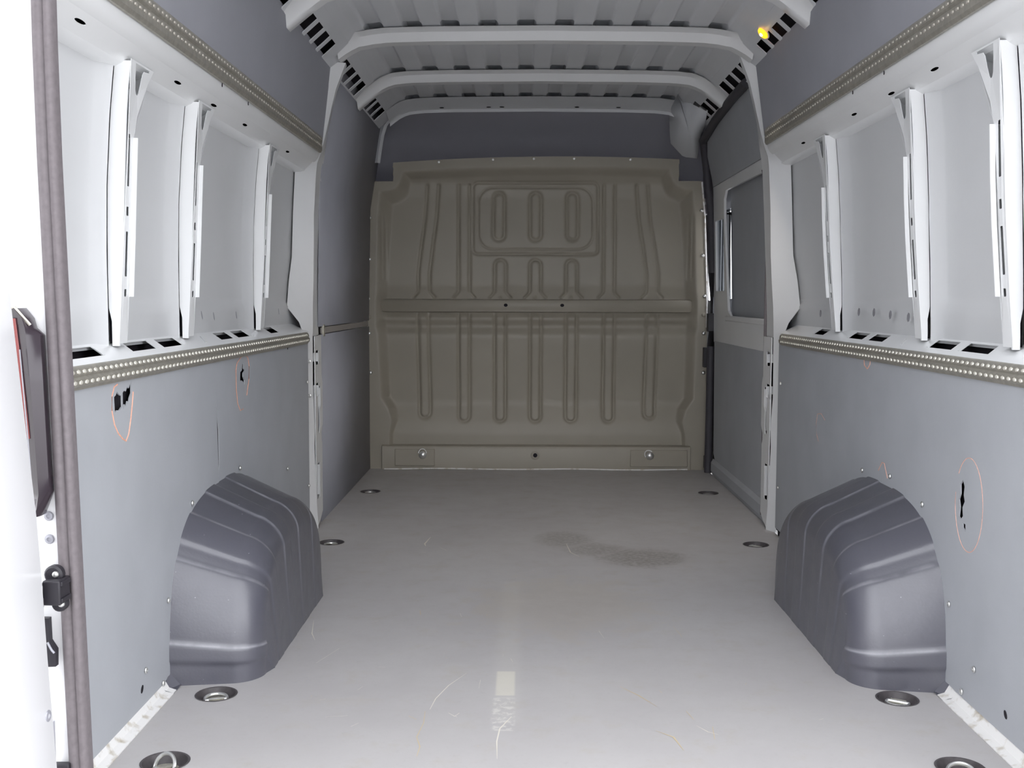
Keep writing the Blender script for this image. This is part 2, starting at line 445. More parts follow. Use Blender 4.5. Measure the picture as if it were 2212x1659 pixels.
PILLARS = {-1: (2.42, 2.92, 3.725), 1: (2.375, 2.917, 3.72)}
def side_wall(s):
    left = s < 0
    wall = empty('wall_left' if left else 'wall_right')
    tag(wall, ('left' if left else 'right') + ' side wall of the cargo bay, white steel above grey lining boards', 'wall', kind='structure')
    P = lambda x, y, z: (xs(s, x, z), y, lift(s, z))
    # outer body side, closes the van to the light
    OX = lambda z: float(np.interp(z, [-.2, 1.3, 1.55, 1.9, 2.06], [1.06, 1.06, 1.04, .98, .90]))
    for z0, z1 in ((-.2, .9), (.9, 1.45), (1.45, 1.55), (1.55, 1.9), (1.9, 2.08)):
        hl = [rect(5.75, .95, 6.75, 1.44)] if (s > 0 and z0 == .9) else []
        plate('outer_skin', rect(Y_REAR, z0, 6.95, z1), hl, .006, lambda a, b, d: (s * (OX(b) + d), a, b), 'body_white', wall)
    # stamped inner skin of each bay between the pillars, with a raised border and a lower step
    yb = [Y_REAR - .0] + list(PILLARS[s]) + [4.46]
    for i in range(4):
        y0, y1 = yb[i] + (.03 if i else 0), yb[i + 1] - (.012 if i < 3 else 0)
        nu, nv = 28, 40; V, F = [], []
        for a in range(nu + 1):
            for b in range(nv + 1):
                y = y0 + (y1 - y0) * a / nu; z = .84 + .66 * b / nv
                dx = 0.0
                da, db, dt = y - y0, y1 - y, z - .84
                edge = min(1, max(0, (min(da * 1.0, db) - .035) / .008)) if i < 3 else min(1, max(0, (da - .03) / .01))
                st = min(1, max(0, (z - .925) / .012)); low = 1 - st
                dx += .006 * edge * st - .003 * edge * low
                if i < 3 and db < .055: dx = (dx if st > .5 else -.002) * (db / .055) - .016 * (1 - db / .055)
                V.append(P(skin_x(z) + dx - .004, y, z))
        for a in range(nu):
            for b in range(nv):
                q = a * (nv + 1) + b; F.append((q, q + 1, q + nv + 2, q + nv + 1))
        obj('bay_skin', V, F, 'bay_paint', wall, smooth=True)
    # pillars: hat section posts with slotted face, flaring under the upper beam
    for yc in PILLARS[s]:
        pw = .046
        prof = lambda z: (skin_x(z) - .006, float(np.interp(z, [.85, .95, 1.1, 1.25, 1.4, 1.48], [.982, .975, .967, .960, .952, .940])))
        zs = [.845, .87, .90, .93, .95, 1.0, 1.1, 1.2, 1.3, 1.36, 1.42, 1.47]
        def bend(z): return .006 * math.sin(math.pi * (z - .85) / .62) - (.014 if z < .92 else .014 * max(0, (.95 - z) / .03) if z < .95 else 0) * -1 * 0
        # rear-facing side, bright
        rs = []
        for z in zs:
            xo, xi = prof(z); xo = xo - .013; nk = .006 if z < .93 else 0
            rs.append([P(xo - nk, yc - .004, z), P(xi, yc - .002, z)])
        rear = loft('pillar', [[*r, (r[1][0] - (0), yc + .004, r[1][2])] for r in rs], 'white_paint', wall, smooth=True)
        # slotted inner face, one plate with real slots
        wtop = .145
        outl = [(yc, .85), (yc + pw, .85), (yc + pw, 1.30), (yc + pw + .02, 1.36), (yc + pw + .07, 1.44), (yc + wtop, 1.475), (yc, 1.475)]
        sl = [rect(yc + .014, 1.20, yc + .029, 1.315, .003, 2), rect(yc + .014, 1.135, yc + .029, 1.155, .003, 2), rect(yc + .014, 1.00, yc + .029, 1.10, .003, 2),
              rect(yc + .014, .955, yc + .029, .972, .003, 2), rect(yc + .012, 1.335, yc + .019, 1.345, .002, 2)][:4]
        hole = [(yc + .030, 1.471), (yc + .036, 1.444), (yc + .045, 1.416), (yc + .052, 1.407), (yc + .060, 1.405), (yc + .067, 1.412), (yc + .073, 1.432), (yc + .077, 1.454), (yc + .085, 1.463), (yc + .118, 1.466), (yc + .118, 1.471)]
        def fm(a, b, d, yc=yc):
            x = prof(b)[1]
            return P(x + d, a, b)
        plate('pillar_face', outl, sl + [hole], .0015, fm, 'white_paint', rear)
        # folded front lip and front side
        lip = [[P(prof(z)[1] + .001, yc + pw - .001, z), P(prof(z)[1] - .010, yc + pw, z), P(prof(z)[1] - .010, yc + pw + .003, z), P(prof(z)[1] + .002, yc + pw + .004, z), P(skin_x(z) - .002, yc + pw + .02, z)] for z in (.955, 1.0, 1.1, 1.2, 1.31)]
        loft('pillar_lip', lip, 'white_paint', rear, smooth=False)
        lo = [[P(prof(z)[1], yc + pw, z), P(skin_x(z) - .002, yc + pw + .02, z)] for z in (.85, .9, .955)]
        loft('pillar_side', lo, 'white_paint', rear)
        hi = [[P(prof(1.31)[1], yc + pw, 1.31), P(skin_x(1.31), yc + pw + .02, 1.31)], [P(prof(1.44)[1], yc + pw + .07, 1.44), P(skin_x(1.44), yc + pw + .09, 1.44)], [P(prof(1.475)[1], yc + wtop, 1.475), P(skin_x(1.475), yc + wtop + .02, 1.475)]]
        loft('pillar_side', hi, 'white_paint', rear)
        # lip start
        # black sheet painting the shade inside the hollow pillar
        loft('hollow_shade', [[P(skin_x(z) - .016, yc + .006, z), P(skin_x(z) - .016, yc + pw + .010 + w_, z)] for z, w_ in ((.85, 0), (1.1, 0), (1.3, 0), (1.40, .03), (1.49, .08))], 'shade_black', rear)
    # ledge with the large cut-outs
    hol = [(2.10, 2.315), (2.47, 2.655), (2.685, 2.86), (3.20, 3.36), (3.39, 3.56), (3.83, 3.98)]
    holes = []
    for i, (a, b) in enumerate(hol):
        sk = .03 if i != 0 else .02
        holes.append([(a, .3), (b - sk, .3), (b, .80), (a + sk, .80)] if left or True else None)
    holes += [[(3.02, .3), (3.035, .3), (3.075, .6), (3.06, .6)]]
    fm = lambda a, b, d: P(.948 + .074 * b, a, .820 + .036 * b - d)
    lg = plate('ledge', [(Y_REAR, 0), (4.38, 0), (4.38, 1), (Y_REAR, 1)], holes[:6], .0015, fm, 'white_paint', wall)
    plate('ledge_slot_lip', [(3.02, .25), (3.035, .25), (3.085, .65), (3.07, .65)], [], .004, lambda a, b, d: P(.948 + .074 * b, a, .823 + .036 * b - d), 'white_paint', lg)
    for a, b in hol:    # folded flange at the front end of each opening
        plate('cutout_flange', [(b - .024, .3), (b - .012, .3), (b + .014, .80), (b + .002, .80)], [], .003, lambda a_, b_, d: P(.948 + .074 * b_, a_, .821 + .036 * b_ - d), 'white_paint', lg)
    box('ledge_well', (s * .965, Y_REAR, .70), (s * 1.045, 4.38, .705), 'shade_black', lg)  # black backing paints the shade under the ledge openings
    loft('well_back', [[(s * 1.045, y, .70), (s * 1.03, y, .855)] for y in (Y_REAR, 4.38)], 'shade_black', lg)
    # upper beam: underside facet with slots and rounded upper facet
    beam_prof = [(.985, 1.46), (.962, 1.468), (.945, 1.478), (.930, 1.492)]
    fm2 = lambda a, b, d: P(.960 - .034 * b + .3 * d, a, 1.466 + .034 * b + d)
    ysl = (2.146, 2.742, 3.058, 3.396, 4.004)
    plate('upper_beam', [(Y_REAR, 0), (4.40, 0), (4.40, 1), (Y_REAR, 1)], [ellipse(y, .55, .027, .10, 12, .0) for y in ysl], .002, fm2, 'white_paint', wall)
    plate('beam_slot_back', [(Y_REAR, 0), (4.40, 0), (4.40, 1), (Y_REAR, 1)], [], .002, lambda a, b, d: P(.975 - .034 * b, a, 1.490 + .03 * b + d), 'shade_black', wall)  # dark sheet as the shade behind the beam slots
    up_ = [(.926, 1.500), (.917, 1.506), (.908, 1.518), (.902, 1.534), (.900, 1.552), (.899, 1.585)]
    loft('upper_beam', [[P(x, y, z) for x, z in up_] for y in (Y_REAR, 4.42)], 'white_paint', wall, smooth=2)
    loft('upper_beam', [[P(x, y, z) for x, z in ((1.0, 1.455), (.975, 1.458), (.960, 1.466))] for y in (Y_REAR, 4.42)], 'white_paint', wall, smooth=2)
    for y in (3.0, 3.28):
        plate('beam_slit', rect(y, 1.525, y + .006, 1.545, .002, 2), [], .001, lambda a, b, d: P(.9015 - .0 + d, a, b), 'shade_black', wall)
    # upper grey lining board leaning in to the roof
    fu = lambda a, b, d: (xs(s, .895 - .040 * b, 1.6) + s * d, a, lift(s, 1.575) + (1.893 - lift(s, 1.575)) * b)
    plate('lining_panel', [(Y_REAR, 0), (4.44, 0), (4.44, 1), (Y_REAR, 1)], [], .006, fu, 'lining_dim', wall)
    # lower lining boards
    fl_ = lambda a, b, d: (s * (.946 + d), a, b)
    if left:
        A = [(Y_REAR + .02, .022), (2.56, .022), (2.585, .03), (3.058, .03), (3.058, .43), (3.052, .56), (3.046, .67), (3.055, .80), (Y_REAR + .02, .80)]
        torn = [(2.283, .742), (2.291, .745), (2.297, .752), (2.304, .746), (2.312, .742), (2.320, .745), (2.33, .751), (2.338, .748), (2.345, .757), (2.352, .753), (2.360, .762), (2.366, .768),
                (2.365, .742), (2.356, .733), (2.352, .720), (2.345, .727), (2.338, .714), (2.331, .722), (2.325, .712), (2.317, .718), (2.306, .712), (2.295, .714), (2.285, .71)]
        torn = [(2.283 + (y_ - 2.283) * 1.25, .728 + (z_ - .728) * 1.05) for y_, z_ in torn]
        pa = plate('lining_panel', A, [torn], .003, fl_, 'lining', wall)
        box('splinter', (-.9465, 2.331, .708), (-.950, 2.334, .756), 'lining', pa)
        Bp = [(3.060, .03), (4.37, .03), (4.37, .80), (3.058, .80), (3.052, .67), (3.074, .58), (3.076, .48), (3.060, .41)]
        torn2 = [(3.315, .70), (3.318, .727), (3.338, .731), (3.345, .75), (3.362, .752), (3.36, .735), (3.372, .729), (3.352, .722), (3.352, .71), (3.368, .698), (3.366, .684), (3.35, .695), (3.335, .70)]
        pb = plate('lining_panel', Bp, [torn2, ellipse(4.0, .772, .014, .009, 8)], .003, lambda a, b, d: (s * (.948 + d), a, b), 'lining', wall)
        screws = [(2.598, .216, pa), (2.803, .418, pa), (3.285, .436, pb), (2.547, .028, pa), (2.43, .10, pa), (3.95, .33, pb), (4.33, .62, pb), (4.34, .2, pb)]
        slots = [(2.407, .064, pa)]
        marks = [([(2.303, .768), (2.284, .764), (2.270, .745), (2.268, .715), (2.280, .685), (2.30, .664), (2.325, .649), (2.345, .641), (2.362, .655), (2.378, .69), (2.388, .72), (2.395, .745)], .0024, pa),
                 ([(3.26, .735), (3.275, .757), (3.32, .772), (3.37, .776), (3.405, .768), (3.42, .74), (3.415, .70), (3.385, .65)], .0013, pb),
                 ([(3.262, .74), (3.262, .68), (3.275, .635), (3.305, .61), (3.34, .612)], .0013, pb)]
    else:
        A = [(Y_REAR + .02, .028), (2.52, .028), (2.55, .03), (4.38, .03), (4.38, .80), (Y_REAR + .02, .80)]
        crack = [(2.524, .535), (2.538, .522), (2.536, .50), (2.544, .485), (2.537, .468), (2.541, .445), (2.530, .440), (2.518, .450), (2.522, .470), (2.510, .486), (2.517, .50), (2.514, .52)]
        pa = plate('lining_panel', A, [crack, [(2.502, .434), (2.518, .434), (2.516, .424), (2.500, .416)], ellipse(3.254, .789, .006, .013, 8)], .003, fl_, 'lining', wall)
        screws = [(2.578, .224, pa), (2.771, .430, pa), (3.021, .462, pa), (3.268, .440, pa), (2.487, .042, pa), (2.423, .117, pa), (4.33, .62, pa), (4.34, .2, pa)]
        slots = [(2.26, .075, pa)]
        ell_ = ellipse(2.487, .482, .077, .109, 40)
        marks = [(ell_[4:] + ell_[:2], .0012, pa), ([(3.225, .785), (3.228, .762), (3.25, .748), (3.278, .757), (3.288, .785)], .0022, pa),
                 ([(3.69, .545), (3.74, .563), (3.785, .557), (3.80, .52), (3.79, .485), (3.765, .463)], .0012, pa), ([(3.045, .452), (3.075, .49), (3.095, .49), (3.125, .462)], .0017, pa)]
    for y, z, p in screws:
        inst('screw', SCREW, (s * .9445, y, z), p, face_x(s))
    for y, z, p in slots:
        plate('screw_slot', ellipse(y, z, .010, .0065, 10, .9), [], .001, lambda a, b, d: (s * (.9452 + d), a, b), 'shade_black', p)
    for pts, w, p in marks:
        tube('marker_line', [(s * .9462, y, z) for y, z in pts], w * .8, 'marker_orange', p, 6, flat=1)
    box('lining_cavity', (s * .962, Y_REAR + .02, -.03), (s * .966, 4.40, .80), 'shade_black', wall)  # black sheet put behind the boards for the shade in their tears
    # painted sill strip showing under the rear lining board
    loft('sill_strip', [[(s * .958, y, .045), (s * .950, y, .03), (s * .938, y, .009), (s * .921, y, .0035), (s * .921, y, .0005)] for y in (Y_REAR - .02, 2.57)], 'dirty_white', wall)
    # small spots on the bay skin low down
    return wall
WALL = {s: side_wall(s) for s in (-1, 1)}

def bay_marks():
    for s, pts in ((-1, [(3.08, .905), (3.2, .90), (3.45, .90), (4.05, .905)]), (1, [(3.05, .905), (3.2, .91), (3.35, .915), (3.5, .915), (3.75, .915), (3.95, .905)])):
        for y, z in pts:
            w = .012 if s > 0 else .004
            plate('dent', ellipse(y, z, w, .014, 7, .5), [], .0006, lambda a, b, d: (s * (1.0005 - .0085 * (1 if s > 0 else 1) + d), a, b), 'grey_rod', WALL[s])
bay_marks()

# ------------------------------------------------------------------ middle body pillars (either side)
def mid_pillar(s):
    wall = WALL[s]
    dy = .0 if s < 0 else .02
    lv = [  # z, rear-outer (x, y), rear-inner, front-inner, front-outer
        (-.0, (.958, 4.40), (.930, 4.46), (.948, 4.60), (.985, 4.62)),
        (.10, (.960, 4.37), (.932, 4.44), (.948, 4.60), (.985, 4.62)),
        (.35, (.962, 4.365), (.940, 4.44), (.950, 4.60), (.985, 4.62)),
        (.42, (.962, 4.365), (.937, 4.44), (.945, 4.60), (.985, 4.62)),
        (.55, (.962, 4.365), (.944, 4.44), (.955, 4.60), (.985, 4.62)),
        (.80, (.962, 4.365), (.942, 4.44), (.955, 4.60), (.985, 4.62)),
        (.86, (.975, 4.33), (.940, 4.44), (.955, 4.60), (.985, 4.62)),
        (.92, (1.018, 4.31), (.940, 4.44), (.955, 4.60), (.985, 4.62)),
        (1.02, (1.016, 4.34), (.938, 4.45), (.955, 4.60), (.985, 4.62)),
        (1.12, (1.015, 4.40), (.938, 4.46), (.953, 4.60), (.985, 4.62)),
        (1.30, (1.008, 4.40), (.935, 4.46), (.945, 4.60), (.98, 4.62)),
        (1.46, (.992, 4.37), (.925, 4.46), (.935, 4.60), (.97, 4.62)),
        (1.50, (.955, 4.36), (.920, 4.46), (.930, 4.60), (.97, 4.62)),
        (1.54, (.915, 4.40), (.905, 4.46), (.918, 4.58), (.965, 4.62)),
        (1.60, (.902, 4.42), (.888, 4.46), (.905, 4.56), (.95, 4.62)),
        (1.72, (.884, 4.43), (.862, 4.47), (.885, 4.54), (.94, 4.62)),
        (1.80, (.872, 4.43), (.842, 4.47), (.868, 4.54), (.93, 4.62)),
        (1.90, (.852, 4.43), (.800, 4.46), (.838, 4.54), (.91, 4.62))]
    rear = loft('pillar', [[(xs(s, r[0], z), r[1] + dy, lift(s, z)), (xs(s, q[0], z), q[1] + dy, lift(s, z))] for z, r, q, f, o in lv], 'white_paint', wall, smooth=True)
    # inner flange with its slots
    up_lv = [l for l in lv if l[0] >= .80]
    loft('pillar_flange', [[(xs(s, q[0], z), q[1] + dy, lift(s, z)), (xs(s, q[0] + .006, z), q[1] + .06 + dy, lift(s, z)), (xs(s, f[0] - .006, z), f[1] + dy, lift(s, z)), (xs(s, o[0], z), o[1] + dy, lift(s, z))] for z, r, q, f, o in up_lv], 'white_paint', rear)
    out = [(4.45, -.0), (4.535, .02), (4.60, .05), (4.60, .34), (4.585, .36), (4.585, .39), (4.62, .42), (4.62, .60), (4.60, .63), (4.60, .80), (4.44, .80)]
    hs = [rect(4.465, .12, 4.535, .27, .015, 3), rect(4.46, .548, 4.53, .605, .012, 3), rect(4.46, .68, 4.53, .74, .012, 3),
          [(4.50, .40), (4.53, .39), (4.55, .42), (4.545, .49), (4.575, .51), (4.57, .585), (4.53, .59), (4.50, .54)]]
    plate('pillar_flange', out, hs, .003, lambda a, b, d: (s * (.934 + .02 * (a - 4.44) + d), a + dy, b), 'white_paint', rear)
    for i, h in enumerate(hs):   # turned-in lips of the slots
        y1 = max(p[0] for p in h); z0 = min(p[1] for p in h) + .012; z1 = max(p[1] for p in h) - .012
        box('slot_lip', (s * (.9365), y1 - .010 + dy, z0), (s * (.968), y1 - .004 + dy, z1), 'white_paint', rear)
    box('hollow_shade', (s * .975, 4.42, 0), (s * .978, 4.60, .80), 'shade_black', rear)  # shade behind the flange slots, painted as a black sheet
    if s > 0: tube('pillar_edge_seal', [(s * (.950 + (.0 if z < 1.4 else -.30 * (z - 1.4) * .8)), 4.625 + dy, z) for z in (.03, .3, .34, .42, .6, .8, 1.1, 1.3, 1.4, 1.5)], .008, 'seal_rubber', rear)
    for z in (.56, .70) if s < 0 else ():
        inst('screw', SCREW, (s * .949, 4.40, z), rear, FACE_Y)
for s in (-1, 1): mid_pillar(s)

# ------------------------------------------------------------------ front part of the left wall: tall grey boards
def front_left():
    w = WALL[-1]
    prof = lambda z: .948 if z < .85 else .948 - .012 * (z - .85) / .6 if z < 1.45 else .936 - .075 * (z - 1.45) / .47
    zz = [0, .4, .80]; zz2 = [.835, 1.1, 1.45, 1.6, 1.75, 1.93]
    pa = loft('lining_panel', [[(-prof(z), y, z) for z in zz] for y in (4.60, 6.08)], 'lining_dim', w)
    pb = loft('lining_panel', [[(-prof(z), y, z) for z in zz2] for y in (4.58, 6.10)], 'lining_dim', w)
    for o in (pa, pb):
        md = o.modifiers.new('thick', 'SOLIDIFY'); md.thickness = .006
    sm = box('seam_strip', (-.9455, 4.66, .803), (-.952, 6.06, .831), 'beige_seam', w, bevel=.002)
    box('seam_end_cap', (-.938, 4.67, .792), (-.95, 4.70, .842), 'dirty_zinc', sm, bevel=.003)
    plate('lining_hole', [(4.87, 1.545), (4.90, 1.54), (4.92, 1.565), (4.90, 1.60), (4.88, 1.59)], [], .001, lambda a, b, d: (-(prof(b) - .0006 + d), a, b), 'shade_black', pb)  # flat black patch for the shade in the hole
front_left()

# ------------------------------------------------------------------ sliding door in the right wall
def sliding_door():
    d = empty('door_1')
    tag(d, 'closed sliding side door on the right with grey boards and an empty window recess', 'door', kind='structure')
    Y0, Y1 = 4.655, 5.97
    fx = lambda x0, lean=0: (lambda a, b, dd: (x0 - lean * max(0, b - 1.0) + dd, a, b))
    plate('door_board', [(Y0, .09), (5.86, .09), (5.90, .12), (5.93, .73), (Y0, .73)], [], .006, fx(.958), 'lining', d)
    # light steel frame with window opening
    win = rect(Y0 - .1 + .03, .872, 5.62, 1.455, .06, 5)
    win = [(4.60, .872), (5.50, .872), (5.57, .90), (5.60, .97), (5.665, 1.40), (5.66, 1.47), (5.61, 1.51), (4.60, 1.50)]
    plate('window_frame', [(4.56, .725), (Y1, .725), (Y1 + .02, 1.2), (Y1, 1.56), (4.56, 1.56)], [win, rect(5.685, 1.00, 5.925, 1.375, .01, 2)], .012, fx(.962, .03), 'white_paint', d)
    plate('window_glass', rect(5.64, .96, 5.96, 1.42), [], .004, fx(.985, .03), 'tinted_glass', d)
    for ya, yb_ in ((5.655, 5.675), (5.935, 5.955)): box('glass_channel', (.965, ya, .98), (.985, yb_, 1.40), 'lining', d)
    for za, zb_ in ((.97, .985), (1.39, 1.405)): box('glass_channel', (.965, 5.655, za), (.985, 5.955, zb_), 'lining', d)
    box('window_sill', (.955, 4.56, .845), (.985, 5.62, .872), 'white_paint', d, bevel=.006)
    plate('window_board', [(4.56, .84), (5.655, .84), (5.675, 1.52), (4.56, 1.52)], [], .005, fx(1.0, .03), 'lining', d)
    plate('upper_board', [(4.58, 1.56), (5.93, 1.56), (5.94, 1.72), (5.86, 1.80), (5.0, 1.865), (4.58, 1.87)], [], .006, lambda a, b, dd: (.938 - .20 * (b - 1.56) + dd, a, b), 'lining', d)
    loft('door_rail', [[(.958, Y0 - .04, .09), (.945, Y0 - .04, .07), (.945, Y0 - .04, .025), (.955, Y0 - .04, 0)], [(.958, 5.9, .09), (.945, 5.9, .07), (.945, 5.9, .025), (.955, 5.9, 0)]], 'lining', d, smooth=False)
    # dark rubber seal round the front and top edge
    tube('door_seal', [(.945, 5.985, .0), (.948, 5.985, .3), (.95, 5.985, .7), (.950, 5.985, 1.1), (.940, 5.985, 1.4), (.918, 5.985, 1.6), (.898, 5.965, 1.72), (.876, 5.90, 1.80), (.868, 5.5, 1.84), (.862, 5.0, 1.865), (.86, 4.7, 1.87)], .022, 'seal_black', d, 10)
    box('leak_plate', (.955, 6.05, .85), (.985, 6.06, 1.55), 'lining_dim', d)  # added plate that blocks light leaking in beside the bulkhead
    box('striker', (.925, 5.98, .02), (.95, 6.03, .09), 'black_plastic', d, bevel=.004)
    box('latch_block', (.918, 6.03, .58), (.955, 6.075, .69), 'black_plastic', d, bevel=.004)
    box('latch_block', (.928, 5.97, .78), (.965, 6.02, .88), 'black_plastic', d, bevel=.004)
    box('door_shell', (.99, 4.55, 0), (1.0, 6.1, .84), 'shade_black', d)
    plate('door_shell', rect(4.5, .80, 6.1, 1.60), [rect(5.72, .96, 6.09, 1.44)], .008, lambda a, b, dd: (1.02 + dd, a, b), 'lining_dim', d)
sliding_door()

# ------------------------------------------------------------------ bulkhead
def build_bulkhead():
    root = empty('wall_front')
    tag(root, 'pressed taupe steel bulkhead closing the front of the cargo bay', 'wall', kind='structure')
    NX, NZ = 400, 372
    ax = np.linspace(0, 1, NX + 1); bz = np.linspace(0, 1, NZ + 1)
    A, B = np.meshgrid(ax, bz, indexing='ij')
    Z = B * 1.738
    xl = np.interp(Z, [0, .5, 1.0, 1.4, 1.6, 1.75], [-.952, -.954, -.957, -.945, -.928, -.915])
    xr = np.interp(Z, [0, .5, 1.0, 1.4, 1.6, 1.75], [.952, .945, .936, .918, .900, .890])
    X = xl + (xr - xl) * A
    ztop = 1.712 + .026 * np.clip(1 - ((X - .02) / .82) ** 2, 0, 1) + .010 * X
    Z = np.where(Z > 1.60, 1.60 + (Z - 1.60) / .138 * (ztop - 1.60), Z)
    # outline distance
    P = [(-.952, 0), (-.954, .5), (-.957, 1.0), (-.945, 1.4), (-.928, 1.595), (-.845, 1.60), (-.82, 1.61), (-.808, 1.635), (-.802, 1.712)]
    P += [(x, 1.712 + .026 * (1 - ((x - .02) / .82) ** 2) + .010 * x) for x in np.linspace(-.79, .76, 20)]
    P += [(.772, 1.728), (.778, 1.65), (.79, 1.625), (.82, 1.612), (.900, 1.608), (.918, 1.4), (.936, 1.0), (.945, .5), (.952, 0)]
    D = np.full(X.shape, 9.)
    for (x0, z0), (x1, z1) in zip(P, P[1:]):
        dx, dz = x1 - x0, z1 - z0; l2 = dx * dx + dz * dz
        t = np.clip(((X - x0) * dx + (Z - z0) * dz) / l2, 0, 1)
        D = np.minimum(D, np.hypot(X - x0 - t * dx, Z - z0 - t * dz))
    sm = lambda v, lo, hi: (lambda t: t * t * (3 - 2 * t))(np.clip((v - lo) / (hi - lo), 0, 1))
    zc = [0, .145, .16, .20, .26, .355, .375, .50, .745, .77, .785, .80, .812, .825, .84, .86, .872, .95, .99, 1.03, 1.06, 1.30, 1.52, 1.60, 1.66, 1.74]
    yc = [.00, .0, .0, .0, .012, .040, .043, .036, .012, .018, .030, .034, .034, .024, .012, .020, .032, .034, .028, .018, .018, .028, .042, .034, .0, -.03]
    y = np.interp(Z, zc, yc)
    k = np.ones(7) / 7
    ys = np.interp(bz * 1.738, zc, yc); ys = np.convolve(np.pad(ys, 3, 'edge'), k, 'valid')
    y = np.interp(Z, bz * 1.738, ys)
    flange = -.028
    wide = np.interp(Z, [0, .20, .27, .34, .40, .75, .80, .95, 1.0, 1.74], [.11, .12, .13, .11, .07, .055, .045, .045, .050, .045])
    w = sm(D, wide, wide + np.interp(Z, [0, .2, .3, 1.5, 1.62], [.02, .02, .05, .085, .055]))
    y = flange + (y - flange) * w
    # upright folds beside the flange
    for xx in (-.872, -.852, .835, .855):
        m = sm(Z, 1.05, 1.08) * (1 - sm(Z, 1.40, 1.44)); y = y + .006 * np.exp(-((X - xx) / .006) ** 2) * m
    # pressed grooves: capsule outlines
    def groove(dist, r, wd=.008, dep=.011):
        return dep * np.exp(-((dist - r) / wd) ** 2)
    def seg(x0, z0, x1, z1):
        dx, dz = x1 - x0, z1 - z0; l2 = dx * dx + dz * dz
        t = np.clip(((X - x0) * dx + (Z - z0) * dz) / l2, 0, 1)
        return np.hypot(X - x0 - t * dx, Z - z0 - t * dz)
    lim = 1 - sm(Z, .86, .88)
    for xc, zb in ((-.637, .285), (-.415, .265), (-.212, .265), (-.013, .265), (.188, .265), (.400, .265), (.632, .285)):
        g = groove(seg(xc, zb + .03, xc + (.0 if abs(xc) < .6 else -.012 * np.sign(xc) * -1), .95), .031) * lim
        y = y + g - .004 * (1 - sm(seg(xc, zb + .03, xc, .95), .018, .026)) * lim
    lim2 = sm(Z, .955, .965)
    flare = .030 * (1 - sm(Z, .955, 1.0))
    for xc in (-.212, -.015, .188):
        y = y + groove(np.abs(seg(xc, .90, xc, 1.142) - flare), .031) * lim2
    for xc in (-.220, -.015, .190):
        y = y + groove(seg(xc, 1.315, xc, 1.515), .031, .009, .012)
    limt = 1 - sm(Z, 1.585, 1.60)
    for xc in (-.415, .397):
        dd = np.abs(X - xc) - flare
        y = y + groove(dd, .031) * lim2 * limt
    for sg, x0, x1 in ((-1, -.640, -.588), (1, .640, .578)):
        xc = np.interp(Z, [.95, 1.1, 1.25, 1.4, 1.6], [x0, x0, x0 + (x1 - x0) * .35, x0 + (x1 - x0) * .75, x1])
        y = y + groove(np.abs(X - xc) - flare, .032) * lim2 * limt
    def rrect(x0, z0, x1, z1, r):
        cx, cz = (x0 + x1) / 2, (z0 + z1) / 2
        qx = np.abs(X - cx) - (x1 - x0) / 2 + r; qz = np.abs(Z - cz) - (z1 - z0) / 2 + r
        return np.hypot(np.maximum(qx, 0), np.maximum(qz, 0)) + np.minimum(np.maximum(qx, qz), 0) - r
    y = y + groove(rrect(-.366, 1.205, .334, 1.602, .03), 0, .007, .010)
    dd = rrect(-.335, 1.232, .305, 1.575, .085)
    y = y + groove(dd, 0, .005, .005) - .004 * (1 - sm(dd, -.01, 0))
    Yw = Y_BULK + y
    keep_l = (X > -.806) | (Z < 1.602); keep_r = (X < .775) | (Z < 1.61)
    keep = keep_l & keep_r
    V = np.stack([X, Yw, Z], -1).reshape(-1, 3)
    idx = np.arange((NX + 1) * (NZ + 1)).reshape(NX + 1, NZ + 1)
    ok = keep[:-1, :-1] & keep[1:, :-1] & keep[:-1, 1:] & keep[1:, 1:]
    F = np.stack([idx[:-1, :-1], idx[1:, :-1], idx[1:, 1:], idx[:-1, 1:]], -1)[ok]
    o = obj('pressed_panel', V.tolist(), F.tolist(), 'bulkhead', root, smooth=2, fix=False)
    # cross rail at mid height
    cr = loft('cross_rail', [[(x, Y_BULK + yy + (.03 if abs(x) > .86 else 0), z) for yy, z in ((.04, .955), (-.006, .950), (-.012, .942), (-.012, .905), (-.006, .893), (-.006, .885), (.04, .878))] for x in (-.90, -.855, .835, .88)], 'bulkhead', root)
    for x in (-.18, .135):
        plate('rail_hole', ellipse(x, .921, .011, .009, 12), [], .001, lambda a, b, d: (a, Y_BULK - .0128 + d, b), 'shade_black', cr)
    # bottom sill box
    sill = [(-.045, 0), (-.05, .118), (-.044, .130), (-.03, .136), (.02, .137)]
    so = loft('bulkhead_sill', [[(x, Y_BULK + yy + (.055 if i in (0, 5) else 0), z) for yy, z in sill] for i, x in enumerate((-.885, -.872, -.3, .3, .855, .868))], 'bulkhead', root)
    for x0, x1 in ((-.80, -.575), (.52, .84)):
        box('sill_plate', (x0, Y_BULK - .056, .02), (x1, Y_BULK - .045, .115), 'bulkhead', so, bevel=.004)
    plate('sill_hole', ellipse(-.012, .082, .012, .012, 12), [], .001, lambda a, b, d: (a, Y_BULK - .0500 + d, b), 'shade_black', so)
    dv, df = lathe_pts([(.016, -.002), (.018, .002), (.024, .002), (.026, -.002)], 16)
    inst('sill_hole_rim', mesh_of(dv, df, 'bulkhead'), (-.012, Y_BULK - .050, .082), so, FACE_Y)
    # lashing eyes on the sill
    for x, rot in ((-.643, .0), (.629, .7)):
        e = obj('lashing_eye', *lathe_pts([(.021, 0), (.022, .006), (.015, .013), (.006, .016), (.0005, .016)], 16), 'zinc', so, smooth=True)
        e.location = (x, Y_BULK - .057, .083); e.rotation_euler = FACE_Y
        pts = [(math.cos(t) * .024, math.sin(t) * .030 + .006, .010) for t in np.linspace(.2, math.pi - .2, 10)]
        b = tube('eye_bail', pts, .0035, 'zinc', e, 6); b.rotation_euler = (0, 0, rot)
